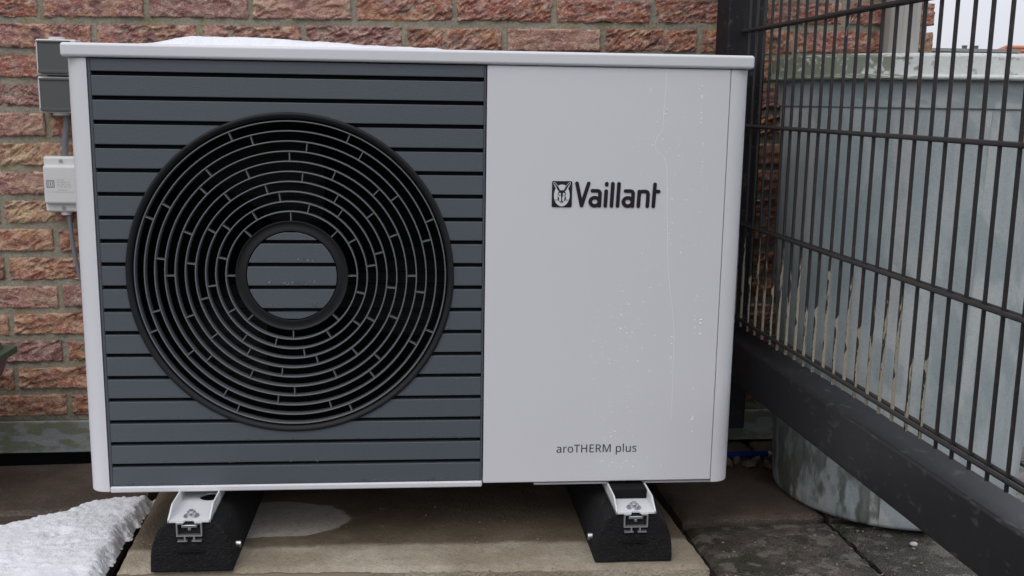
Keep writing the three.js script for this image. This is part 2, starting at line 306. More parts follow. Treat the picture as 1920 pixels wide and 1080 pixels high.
// zinc flashing strip at the foot of the wall
{
  const t = colorTex(1024, 128, (u, v) => {
    const n = fbm(u * 30, v * 4, 601, 5), m = fbm(u * 50, v * 6, 602, 4), s = fbm(u * 120, v * 2, 603, 3), f = noise(u * 700, v * 80, 604);
    let c = mix([0.18, 0.2, 0.19], [0.28, 0.295, 0.28], n);
    const moss = sstep(0.42, 0.6, m + 0.14 * (v - 0.5)); c = mix(c, [0.13, 0.14, 0.07], moss * 0.75); c = mix(c, [0.2, 0.19, 0.07], sstep(0.6, 0.7, s) * sstep(0.5, 0.9, v) * 0.7);
    const g = 0.8 + 0.4 * f; return [c[0] * g, c[1] * g, c[2] * g];
  });
  t.repeat.set(1, 1);
  const prof = [[0.001, -0.0785], [0.006, -0.077], [0.0095, -0.081], [0.012, -0.11], [0.016, -0.14], [0.021, -0.146], [0.0195, -0.149], [0.014, -0.1465], [0.008, -0.15], [0.002, -0.15]];
  const nx = 120, X0 = -2.4, X1 = 1.175;
  const g = gridGeo(nx, prof.length - 1, (i, j) => { const x = X0 + (X1 - X0) * i / nx, w = 0.003 * (fbm(x * 6, j * 0.3, 611) - 0.5); return [x, prof[j][1] + 0.0115 * x * 0.5 + w * 0.5, -0.65 + prof[j][0] + w, x * 0.6, (prof[j][1] + 0.15) / 0.072]; });
  tag(mesh('wall_flashing', g, mat(WHITE, 0.55, { map: t, side: THREE.DoubleSide })), 'mossy grey metal flashing strip along the foot of the brick wall', 'flashing');
}

// ---------------------------------------------------------------- heat pump
const pump = thing('heat_pump', 'white heat pump outdoor unit with dark slatted front and round fan grille', 'heat pump');
const FC = [-0.206, 0.3613], RO = 0.267, PITCH = 0.03802, SLOT0 = 0.6842, GAP = 0.0066;
{
  // casing behind the front
  mesh('side_panel', boxG(-0.5505, -0.546, 0.002, 0.706, -0.45, -0.034), M.white, pump);
  mesh('side_panel', boxG(0.546, 0.5505, 0.002, 0.706, -0.45, -0.034), M.white, pump);
  mesh('back_panel', boxG(-0.5455, 0.5455, 0.002, 0.706, -0.45, -0.445), M.white, pump);
  mesh('base_pan', cleanMerge([boxG(-0.54, 0.54, -0.008, 0.0015, -0.448, -0.022, 0.003), boxG(0.203, 0.531, -0.0125, -0.0085, -0.4, -0.012, 0.0015)]), M.white, pump);
  mesh('partition', boxG(0.118, 0.122, 0.003, 0.7, -0.44, -0.02), M.inner, pump);
  mesh('lid', (() => { const g = boxG(-0.5535, 0.5535, 0.7085, 0.7305, -0.458, 0.0068, 0.0052, 4); return g; })(), M.white, pump);
  // corner posts with a rounded outer edge
  function post(sx) {
    const pts = [], R = 0.03; const x0 = 0.5515, x1 = 0.5165;
    pts.push([x1, 0.0]);
    for (let i = 0; i <= 12; i++) { const a = i / 12 * Math.PI / 2; pts.push([x0 - R + R * Math.sin(a), -R + R * Math.cos(a)]); }
    pts.push([x0, -0.034], [x0 - 0.004, -0.034], [x0 - 0.006, -0.03], [x1, -0.012]);
    let q = pts.map(([x, z]) => [sx * x, -z]); if (sx < 0) q = q.reverse();
    const g = extrude(q, 0.7155, 0.0012); g.rotateX(-Math.PI / 2); g.scale(1, 1, 1); g.translate(0, -0.008 + 0.0012, 0);
    return g;
  }
  mesh('corner_post', post(-1), M.white, pump); mesh('corner_post', post(1), M.white, pump);
  mesh('base_strip', boxG(-0.5155, 0.1115, -0.0095, 0.0012, -0.03, 0.0015, 0.003, 3), M.white, pump);
  // right-hand front panel
  const panel = mesh('front_panel', boxG(0.1128, 0.5158, -0.003, 0.7075, -0.012, 0.0005, 0.0022, 2), M.white, pump);
  // louvre panel
  const bk = extrude([[-0.5152, 0.0018], [0.1115, 0.0018], [0.1115, 0.7072], [-0.5152, 0.7072]], 0.004, 0, [circlePts(FC[0], FC[1], 0.262, 96, true)]); bk.translate(0, 0, -0.016);
  const louvre = mesh('louvre_panel', bk, M.black, pump);
  mesh('edge_strip', boxG(-0.515, -0.5108, 0.002, 0.707, -0.012, -0.0012, 0.001), M.slat, louvre);
  mesh('edge_strip', boxG(0.108, 0.1112, 0.002, 0.707, -0.012, -0.0012, 0.001), M.slat, louvre);
  const XL = -0.5106, XR = 0.1078, RC = RO - 0.002;
  function slatGeo(pts) { const g = extrude(pts, 0.0105, 0.0011, [], 4); g.translate(0, 0, -0.012 + 0.0011 + 0.0006); return g; }
  const edge = (y) => Math.sqrt(Math.max(0, RC * RC - (y - FC[1]) ** 2));
  for (let k = 0; k < 19; k++) {
    const y1 = k === 0 ? 0.7068 : SLOT0 - (k - 1) * PITCH - GAP / 2, y0 = k === 18 ? 0.0024 : SLOT0 - k * PITCH + GAP / 2;
    const in0 = Math.abs(y0 - FC[1]) < RC, in1 = Math.abs(y1 - FC[1]) < RC;
    const arc = (side, ya, yb) => { const o = []; for (let i = 0; i <= 10; i++) { const y = ya + (yb - ya) * i / 10; o.push([FC[0] + side * edge(y), y]); } return o; };
    if (!in0 && !in1) { mesh('slat', slatGeo([[XL, y0], [XR, y0], [XR, y1], [XL, y1]]), M.slat, louvre); continue; }
    if (in0 && in1) {
      mesh('slat', slatGeo([[XL, y0], ...arc(-1, y0, y1), [XL, y1]]), M.slat, louvre);
      mesh('slat', slatGeo([[XR, y1], ...arc(1, y1, y0), [XR, y0]]), M.slat, louvre);
    } else if (in0) { // circle top inside this slat
      const a = edge(y0), pts = [[XL, y0]]; const a0 = Math.atan2(y0 - FC[1], -a), a1 = Math.atan2(y0 - FC[1], a);
      for (let i = 0; i <= 24; i++) { const t = a0 + (a1 - a0) * i / 24; pts.push([FC[0] + RC * Math.cos(t), FC[1] + RC * Math.sin(t)]); }
      pts.push([XR, y0], [XR, y1], [XL, y1]); mesh('slat', slatGeo(pts), M.slat, louvre);
    } else {
      const a = edge(y1), pts = [[XL, y0], [XR, y0], [XR, y1]]; const a0 = Math.atan2(y1 - FC[1], a), a1 = Math.atan2(y1 - FC[1], -a);
      for (let i = 0; i <= 24; i++) { const t = a0 + (a1 - a0) * i / 24; pts.push([FC[0] + RC * Math.cos(t), FC[1] + RC * Math.sin(t)]); }
      pts.push([XL, y1]); mesh('slat', slatGeo(pts), M.slat, louvre);
    }
  }
  // fan grille
  const lathe = (prof, n = 128) => { const g = new THREE.LatheGeometry(prof.map((p) => new THREE.Vector2(p[0], p[1])), n); g.rotateX(Math.PI / 2); g.translate(FC[0], FC[1], 0); return g; };
  const grille = mesh('fan_grille', lathe([[0.2655, -0.012], [0.2668, -0.001], [0.266, 0.0018], [0.263, 0.0028], [0.258, 0.0012], [0.2545, -0.006], [0.2528, -0.03], [0.2565, -0.03], [0.2655, -0.012]]), M.bezel, pump);
  grille.userData.label = 'black round fan grille of concentric rings';
  const R0 = 0.0905, DR = 0.01625, rw = 0.0011;
  for (let k = 1; k <= 10; k++) { const q = R0 + k * DR - (k === 10 ? 0.0005 : 0); mesh('grille_ring', lathe([[q - rw, -0.015], [q - rw, -0.0006], [q - rw * 0.5, 0.0], [q + rw * 0.5, 0.0], [q + rw, -0.0006], [q + rw, -0.015], [q - rw, -0.015]], 120), M.ring, grille); }
  const offs = [0, 30.5, 7.5, 15, 38, 22, 0, 37.5, 15, 22.3];
  const spoke = new THREE.BoxGeometry(DR - 2 * rw, 0.0016, 0.012);
  offs.forEach((o, k) => { for (let i = 0; i < 8; i++) { const a = (o + i * 45) * Math.PI / 180, q = R0 + (k + 0.5) * DR; const s = mesh('spoke', spoke, M.ring, grille); s.position.set(FC[0] + q * Math.cos(a), FC[1] + q * Math.sin(a), -0.0072); s.rotation.z = a; } });
  mesh('hub_ring', lathe([[0.0735, -0.014], [0.0742, -0.002], [0.0752, -0.0008], [0.08, -0.0022], [0.087, -0.0035], [0.0893, -0.0008], [0.0908, -0.0002], [0.0916, -0.001], [0.0916, -0.022], [0.0735, -0.022], [0.0735, -0.014]]), M.bezel, grille);
  mesh('hub_backing', lathe([[0.0, -0.012], [0.0734, -0.012], [0.0734, -0.016], [0.0, -0.016]], 64), M.black, grille);
  const RH = 0.073;
  for (let k = 5; k < 12; k++) {
    let y1 = SLOT0 - (k - 1) * PITCH - GAP / 2, y0 = SLOT0 - k * PITCH + GAP / 2; y1 = Math.min(y1, FC[1] + RH - 0.0008); y0 = Math.max(y0, FC[1] - RH + 0.0008); if (y1 - y0 < 0.004) continue;
    const pts = []; for (let i = 0; i <= 14; i++) { const y = y0 + (y1 - y0) * i / 14; pts.push([FC[0] + Math.sqrt(RH * RH - (y - FC[1]) ** 2), y]); } for (let i = 14; i >= 0; i--) { const y = y0 + (y1 - y0) * i / 14; pts.push([FC[0] - Math.sqrt(RH * RH - (y - FC[1]) ** 2), y]); }
    const g = extrude(pts, 0.0105, 0.0009, [], 4); g.translate(0, 0, -0.012 + 0.0009 + 0.0004); mesh('hub_slat', g, M.slat, grille);
  }
  // fan, duct and heat exchanger inside
  mesh('fan_duct', lathe([[0.262, -0.0165], [0.258, -0.05], [0.256, -0.17], [0.2585, -0.17], [0.2605, -0.05], [0.264, -0.0165]], 96), M.inner, pump);
  const fan = mesh('fan', lathe([[0.0, -0.07], [0.06, -0.072], [0.07, -0.08], [0.072, -0.15], [0.0, -0.15]], 48), M.black, pump);
  for (let b = 0; b < 3; b++) {
    const g = gridGeo(16, 10, (i, j) => { const u = i / 16, v = j / 10, rr = 0.07 + u * 0.178, a = b * 2 * Math.PI / 3 + (v - 0.5) * (1.2 - 0.1 * u) + u * 0.45 + 0.5; return [FC[0] + rr * Math.cos(a), FC[1] + rr * Math.sin(a), -0.085 - 0.06 * v - 0.01 * Math.sin(v * 3.14), u, v]; });
    mesh('blade', g, mat([0.004, 0.004, 0.0045], 0.9, { side: THREE.DoubleSide, specularIntensity: 0.15 }), fan);
  }
  const fins = []; for (let i = 0; i < 29; i++) fins.push(boxG(-0.53, 0.11, 0.02 + i * 0.0238, 0.0225 + i * 0.0238, -0.236, -0.225));
  mesh('heat_exchanger', cleanMerge([boxG(-0.54, 0.116, 0.005, 0.704, -0.25, -0.238), ...fins]), M.fin, pump);

  // ---- lettering on the front panel: stroked letters traced as outlines
  const S = 0.183 / 1397, LX = (x) => 0.2222 + (x - 235) * S, LY = (y) => 0.5215 - (y - 264) * S * 0.985;
  function capsuleD(px, py, a, b) { const vx = b[0] - a[0], vy = b[1] - a[1], t = clamp(((px - a[0]) * vx + (py - a[1]) * vy) / (vx * vx + vy * vy || 1)); return Math.hypot(px - a[0] - t * vx, py - a[1] - t * vy); }
  const arcPts = (cx, cy, rx, ry, a0, a1, n) => { const o = []; for (let i = 0; i <= n; i++) { const a = a0 + (a1 - a0) * i / n; o.push([cx + rx * Math.cos(a), cy + ry * Math.sin(a)]); } return o; };
  const aLet = (dx) => [[[752 + dx, 383], [820 + dx, 383], [840 + dx, 390], [851 + dx, 412], [847 + dx, 577]], arcPts(786 + dx, 524, 58, 53, 0, 2 * Math.PI, 28)];
  const letters = [
    [[[552, 289], [617, 574], [702, 289]]], aLet(0),
    [[[935, 290], [933, 305]], [[930, 386], [923, 578]]], [[[1012, 290], [1003, 578]]], [[[1092, 290], [1081, 578]]], aLet(427),
    [[[1358, 387], [1350, 578]], [[1362, 402], [1392, 387], [1440, 386], [1462, 396], [1472, 420], [1467, 578]]],
    [[[1557, 293], [1545, 578]], [[1560, 386], [1608, 386]]],
  ];
  const lg = [];
  letters.forEach((strokes) => { // outline by marching squares on the distance to the strokes
    const all = strokes.flat(), st = 2.63; let x0 = Math.min(...all.map((p) => p[0])) - 34, x1 = Math.max(...all.map((p) => p[0])) + 34, y0 = Math.min(...all.map((p) => p[1])) - 34, y1 = Math.max(...all.map((p) => p[1])) + 34;
    const nx = Math.ceil((x1 - x0) / st), ny = Math.ceil((y1 - y0) / st), F = [];
    for (let j = 0; j <= ny; j++) { F.push([]); for (let i = 0; i <= nx; i++) { let d = 1e9; for (const s of strokes) for (let q = 0; q + 1 < s.length; q++) d = Math.min(d, capsuleD(x0 + i * st, y0 + j * st, s[q], s[q + 1])); F[j].push(23.6 - d + 1e-4); } }
    const seg = new Map(), eid = (i, j, e) => (e === 0 ? `h${i},${j}` : e === 2 ? `h${i},${j + 1}` : e === 3 ? `v${i},${j}` : `v${i + 1},${j}`);
    for (let j = 0; j < ny; j++) for (let i = 0; i < nx; i++) {
      const c = [[i, j], [i + 1, j], [i + 1, j + 1], [i, j + 1]], v = c.map(([a, b]) => F[b][a]), cr = [];
      for (let e = 0; e < 4; e++) { const a = v[e], b = v[(e + 1) % 4]; if ((a > 0) !== (b > 0)) { const t = a / (a - b), A = c[e], B = c[(e + 1) % 4]; cr.push({ k: eid(i, j, e), p: [x0 + (A[0] + (B[0] - A[0]) * t) * st, y0 + (A[1] + (B[1] - A[1]) * t) * st], out: a > 0 }); } }
      for (let q = 0; q + 1 < cr.length; q += 2) { const [s, t] = cr[q].out ? [cr[q], cr[q + 1]] : [cr[q + 1], cr[q]]; seg.set(s.k, [s.p, t.k]); }
    }
    const loops = [];
    while (seg.size) { const [k0] = seg.keys(); let k = k0; const lp = []; while (seg.has(k)) { const [a, b] = seg.get(k); seg.delete(k); lp.push(a); k = b; } if (lp.length > 6) loops.push(lp.map(([x, y]) => [LX(x), LY(y)])); }
    const area = (l) => l.reduce((s, p, i) => { const q = l[(i + 1) % l.length]; return s + p[0] * q[1] - q[0] * p[1]; }, 0) / 2;
    const outers = loops.filter((l) => loops.every((m) => m === l || Math.abs(area(m)) <= Math.abs(area(l)) || !(l[0][0] > Math.min(...m.map((p) => p[0])) && l[0][0] < Math.max(...m.map((p) => p[0])) && l[0][1] > Math.min(...m.map((p) => p[1])) && l[0][1] < Math.max(...m.map((p) => p[1])))));
    const inners = loops.filter((l) => !outers.includes(l));
    for (const o of outers) lg.push(extrude(o, 0.0012, 0, outers.length === 1 ? inners : []));
  });
  const letG = cleanMerge(lg); letG.translate(0, 0, 0.0006); mesh('lettering', letG, M.ink, panel).userData.label = 'black raised maker name lettering';
  // emblem plate: black rounded square, pale oval, line-drawn hare head
  {
    const W = 320, H = 416, cv = document.createElement('canvas'); cv.width = W; cv.height = H; const c = cv.getContext('2d'); const sc = W / 625;
    const X = (x) => (x - 240) * sc, Y = (y) => (y - 135) * sc; const path = (pts, close) => { c.beginPath(); pts.forEach((p, i) => (i ? c.lineTo(X(p[0]), Y(p[1])) : c.moveTo(X(p[0]), Y(p[1])))); if (close) c.closePath(); };
    const D = '#1c181c', Lc = '#d6d6d8'; c.fillStyle = D; c.fillRect(0, 0, W, H); c.fillStyle = Lc; c.beginPath(); c.ellipse(X(548), Y(580), 245 * sc, 340 * sc, 0, 0, 7); c.fill();
    for (const s of [-1, 1]) { const m = (x) => 548 + s * (x - 548);
      c.fillStyle = D; c.strokeStyle = Lc; c.lineWidth = 14 * sc; path([[m(470), 440], [m(430), 440], [m(355), 340], [m(290), 230], [m(285), 185], [m(305), 168], [m(345), 200], [m(430), 300], [m(490), 420]], true); c.fill(); path([[m(425), 440], [m(350), 340], [m(292), 230], [m(287), 185], [m(305), 168], [m(345), 200], [m(425), 295]]); c.stroke();
      c.lineWidth = 16 * sc; path([[m(325), 240], [m(365), 330], [m(412), 430]]); c.stroke(); }
    c.fillStyle = D; c.beginPath(); c.moveTo(X(470), Y(430)); c.quadraticCurveTo(X(548), Y(400), X(630), Y(430)); c.quadraticCurveTo(X(690), Y(520), X(672), Y(600)); c.lineTo(X(680), Y(695)); c.quadraticCurveTo(X(630), Y(790), X(545), Y(830)); c.quadraticCurveTo(X(465), Y(790), X(415), Y(695)); c.lineTo(X(425), Y(600)); c.quadraticCurveTo(X(405), Y(520), X(470), Y(430)); c.fill();
    for (const s of [-1, 1]) { const m = (x) => 547 + s * (x - 547); c.fillStyle = Lc; c.beginPath(); c.ellipse(X(m(475)), Y(570), 38 * sc, 75 * sc, -s * 0.25 * -1, 0, 7); c.fill(); c.beginPath(); c.ellipse(X(m(497)), Y(680), 32 * sc, 100 * sc, 0, 0, 7); c.fill(); c.fillStyle = '#4a4850'; c.beginPath(); c.ellipse(X(m(475)), Y(578), 17 * sc, 30 * sc, 0, 0, 7); c.fill(); c.strokeStyle = '#77767c'; c.lineWidth = 7 * sc; for (let q = 0; q < 4; q++) { path([[m(330), 703 + q * 18], [m(430), 712 + q * 14]]); c.stroke(); } }
    c.fillStyle = Lc; path([[515, 800], [545, 780], [572, 800], [545, 815]], true); c.fill(); c.strokeStyle = D; c.lineWidth = 14 * sc; path([[547, 700], [545, 770], [505, 790]]); c.stroke(); path([[545, 770], [585, 790]]); c.stroke();
    const t = new THREE.CanvasTexture(cv); t.colorSpace = THREE.SRGBColorSpace; finish(t, false);
    const ex0 = LX(235), ex1 = LX(492), ey0 = LY(598), ey1 = LY(262), rr = 0.0022, pts = [];
    for (const [qx, qy, a] of [[ex1 - rr, ey0 + rr, -90], [ex1 - rr, ey1 - rr, 0], [ex0 + rr, ey1 - rr, 90], [ex0 + rr, ey0 + rr, 180]]) for (let i = 0; i <= 5; i++) { const b = (a + i * 18) * Math.PI / 180; pts.push([qx + rr * Math.cos(b), qy + rr * Math.sin(b)]); }
    const g = extrude(pts, 0.0011); g.translate(0, 0, 0.0006); const p = g.attributes.position, uv = g.attributes.uv; for (let i = 0; i < p.count; i++) uv.setXY(i, (p.getX(i) - ex0) / (ex1 - ex0), (p.getY(i) - ey0) / (ey1 - ey0));
    mesh('emblem', g, mat(WHITE, 0.3, { map: t }), panel).userData.label = 'small black and white square hare head emblem';
  }
  const font = await new FontLoader().loadAsync('fonts/droid/droid_sans_regular.typeface.json');
  {
    const g = new TextGeometry('aroTHERM plus', { font, size: 0.0165, depth: 0.0003, curveSegments: 4 }); g.computeBoundingBox(); const w = g.boundingBox.max.x - g.boundingBox.min.x; g.scale(0.141 / w, 0.86, 1); g.translate(0.2402 - g.boundingBox.min.x, 0.0508, 0.0006);
    mesh('model_name', g, M.inkGrey, panel).userData.label = 'thin dark grey model lettering low on the panel';
  }
  // water beads and a trickle on the right of the panel
  {
    const r = rng(99), l = [], s0 = new THREE.SphereGeometry(1, 8, 6);
    const bead = (x, y, q, z = 0.0005) => { const g = s0.clone(); if ((y < 0.075 && y > 0.035 && x < 0.39) || (y > 0.47 && y < 0.53 && x < 0.408)) return; g.scale(q * (0.85 + 0.3 * r()), q * (1 + 0.5 * r()), q * 0.32); g.translate(x, y, z); l.push(g); };
    for (let i = 0; i < 240; i++) { const cx = 0.40 + 0.045 * (r() + r() + r() - 1.5) * 1.7, y = 0.02 + 0.66 * Math.pow(r(), 1.3); bead(clamp(cx - 0.02 + 0.03 * (y < 0.35 ? -1 : 1), 0.27, 0.51), y, 0.0006 + 0.0012 * r() * r()); }
    for (let i = 0; i < 46; i++) { const q = [[0.475, 0.30], [0.485, 0.30], [0.468, 0.66], [0.474, 0.55], [0.478, 0.12], [0.435, 0.22]][i % 6]; bead(q[0] + 0.003 * (r() - 0.5), q[1] + 0.09 * (r() - 0.5), 0.0007 + 0.0011 * r()); }
    stuff(mesh('water_droplets', cleanMerge(l), M.bead, panel), 'scattered water droplets with their gleam painted as pale colour');
    const tr = [[0.408, 0.7], [0.405, 0.63], [0.404, 0.606], [0.394, 0.592], [0.395, 0.575], [0.41, 0.56], [0.418, 0.47], [0.424, 0.37], [0.437, 0.28], [0.440, 0.2], [0.440, 0.11]].map(([x, y]) => [x, y, 0.0003]);
    const tg = tube(tr, 0.00055, 90, 6); tg.scale(1, 1, 0.4); tg.translate(0, 0, 0.0004); mesh('water_trickle', tg, M.bead, panel);
    const l2 = []; for (let i = 0; i < 90; i++) { const k = 10 + Math.floor(r() * 9), x = -0.48 + 0.56 * r(), y = SLOT0 - k * PITCH + GAP / 2 + 0.0028 * r() + 0.001; if (Math.hypot(x - FC[0], y - FC[1]) < RO + 0.006) continue; const q = 0.0008 + 0.0014 * r(); const g = s0.clone(); g.scale(q * 1.5, q, q * 0.5); g.translate(x, y, -0.0006); l2.push(g); }
    for (let i = 0; i < 28; i++) { const k = 7 + Math.floor(r() * 4), x = FC[0] + 0.09 * (r() - 0.5), y = SLOT0 - k * PITCH + GAP / 2 + 0.003 + 0.004 * r(); if (Math.hypot(x - FC[0], y - FC[1]) > 0.066) continue; const q = 0.001 + 0.0016 * r(), g = s0.clone(); g.scale(q * 1.4, q, q * 0.55); g.translate(x, y, -0.0004); l2.push(g); }
    stuff(mesh('water_droplets', cleanMerge(l2), M.water, louvre), 'water droplets hanging on the slat edges');
  }
  // mounting brackets (white channels) with bolts
  const hex = () => { const g = new THREE.CylinderGeometry(0.0078, 0.0082, 0.0062, 6); return g; };
  function bracket(xc, zf, big) {
    const x0 = xc - 0.034, x1 = xc + 0.034, yb = -0.0288, t = 0.0028, zb = -0.44, list = [];
    const hole = big ? [circlePts(xc + 0.014, 0.018, 0.0175, 32, true)] : [];
    // floor plate in (x, -z) then laid flat
    const notch = [[x0, -zf], [xc - 0.008, -zf], [xc - 0.006, -zf + 0.006], [xc + 0.006, -zf + 0.006], [xc + 0.008, -zf], [x1, -zf], [x1, -zb], [x0, -zb]];
    let g = extrude(notch, t, 0, hole); g.rotateX(-Math.PI / 2); g.translate(0, yb, 0); list.push(g);
    for (const s of [-1, 1]) { // side flanges rising towards the unit
      const prof = [[zf, 0], [zf, 0.005], [zf - 0.03, 0.0205], [zb, 0.0205], [zb, 0]]; const q = extrude(prof.map(([z, y]) => [z, y]), t, 0.0006); q.rotateY(-Math.PI / 2); q.translate((s < 0 ? x0 + t : x1) - 0.0006, yb + 0.0001 + 0.0, 0); list.push(q);
    }
    return cleanMerge(list);
  }
  for (const [xc, big] of [[-0.3685, true], [0.366, false]]) {
    const zf = 0.0865; const b = mesh('mounting_bracket', bracket(xc, zf, big), M.whiteBracket, pump);
    const w = mesh('washer', new THREE.CylinderGeometry(0.0125, 0.013, 0.0016, 28), M.zincBolt, b); w.position.set(xc, -0.0252, 0.0665);
    const h = mesh('bolt', hex(), M.zincBolt, b); h.position.set(xc, -0.0213, 0.0665); h.rotation.y = 0.3;
    const t = mesh('bolt_tip', new THREE.CylinderGeometry(0.0042, 0.0048, 0.003, 16), M.zincBolt, b); t.position.set(xc, -0.0167, 0.0665);
    if (!big) mesh('black_block', boxG(xc - 0.0305, xc + 0.0305, -0.0258, -0.0085, -0.2, 0.026, 0.002), M.black, b);  // plain black block filling the channel between the flanges
  }
}

// ---------------------------------------------------------------- rubber feet with aluminium rail
{
  const rt = colorTex(512, 512, (u, v) => { const n = fbm(u * 30, v * 30, 701), f = noise(u * 256, v * 256, 702), f2 = noise(u * 190, v * 190, 703); let k = 0.005 + 0.006 * n + 0.007 * f; let c = [k, k, k * 1.05]; if (f2 > 0.94) c = mix(c, [0.13, 0.125, 0.12], 0.6); return c; });
  const rb = grayTex(512, 512, (u, v) => 0.6 * noise(u * 180, v * 180, 710) + 0.4 * noise(u * 70, v * 70, 711));
  const rm = mat(WHITE, 0.85, { map: rt, bumpMap: rb, bumpScale: 0.0022, specularIntensity: 0.5 });
  function foot(xc, side, label) {
    const t = thing('rubber_foot', label, 'support foot', [xc, -0.1175, 0], 'rubber feet under the heat pump');
    const hw = [0.066, 0.066, 0.065, 0.0625, 0.058, 0.051, 0.042, 0.0395], hy = [0, 0.012, 0.03, 0.045, 0.06, 0.075, 0.084, 0.0865];
    const pts = []; hw.forEach((w, i) => pts.push([w, hy[i]])); hw.slice().reverse().forEach((w, i) => pts.push([-w, hy[hy.length - 1 - i]]));
    // pocket in the end face below the rail
    const body = extrude(pts, 0.58, 0.004); body.translate(0, 0, 0.082 - 0.58 + 0.004);
    const p = body.attributes.position; for (let i = 0; i < p.count; i++) { const z = p.getZ(i), y = p.getY(i); if (z > 0.05) p.setZ(i, z - 0.006 * (y / 0.0865) ** 2 * 0 + 0.0012 * (fbm(p.getX(i) * 80, y * 80, 720) - 0.5)); }
    planarUV(body, 0, 1, 4); const uv = body.attributes.uv; for (let i = 0; i < p.count; i++) uv.setXY(i, (p.getX(i) + p.getZ(i) * 0.7) * 4, (p.getY(i) + p.getZ(i) * 0.35) * 4);
    mesh('rubber_block', body, rm, t);
    mesh('end_ridge', boxG(-0.022, 0.022, 0.036, 0.0395, 0.079, 0.0862, 0.0012), rm, t);
    // aluminium rail profile, extruded along the foot
    const a = 0.0205, w = 0.0022, yT = 0.0865 + 0.0022, yB = 0.0655, T = 0.0565;
    const prof = [[-a, yT], [-a, yB], [-0.0085, yB], [-0.0085, T + w], [-0.019, T + w], [-0.019, T], [-0.0035, T], [-0.0035, T + w], [-0.0062, T + w], [-0.0062, yB], [0.0062, yB], [0.0062, T + w], [0.0035, T + w], [0.0035, T], [0.019, T], [0.019, T + w], [0.0085, T + w], [0.0085, yB], [a, yB], [a, yT], [0.009, yT], [0.009, yT - w], [a - w, yT - w], [a - w, yB + w], [-a + w, yB + w], [-a + w, yT - w], [-0.009, yT - w], [-0.009, yT]];
    const rail = extrude(prof, 0.012); rail.translate(0, 0, 0.0767); mesh('rail', rail, M.alu, t);
    mesh('clamp_nut', boxG(-0.0125, 0.0125, 0.0795, 0.0842, 0.062, 0.0865, 0.001), M.zincBolt, t);
    mesh('bolt_shank', boxG(-0.0025, 0.0025, 0.0745, 0.0795, 0.079, 0.0855, 0.001), M.zincBolt, t);
    const bo = mesh('side_bolt', new THREE.CylinderGeometry(0.0065, 0.0065, 0.012, 6), M.zincBolt, t); bo.rotation.z = Math.PI / 2; bo.position.set(side * 0.0665, 0.028, 0.035);
  }
  foot(-0.3685, 1, 'black rubber support foot on the slab beside the snow');
  foot(0.366, -1, 'black rubber support foot on the slab nearer the fence');
}

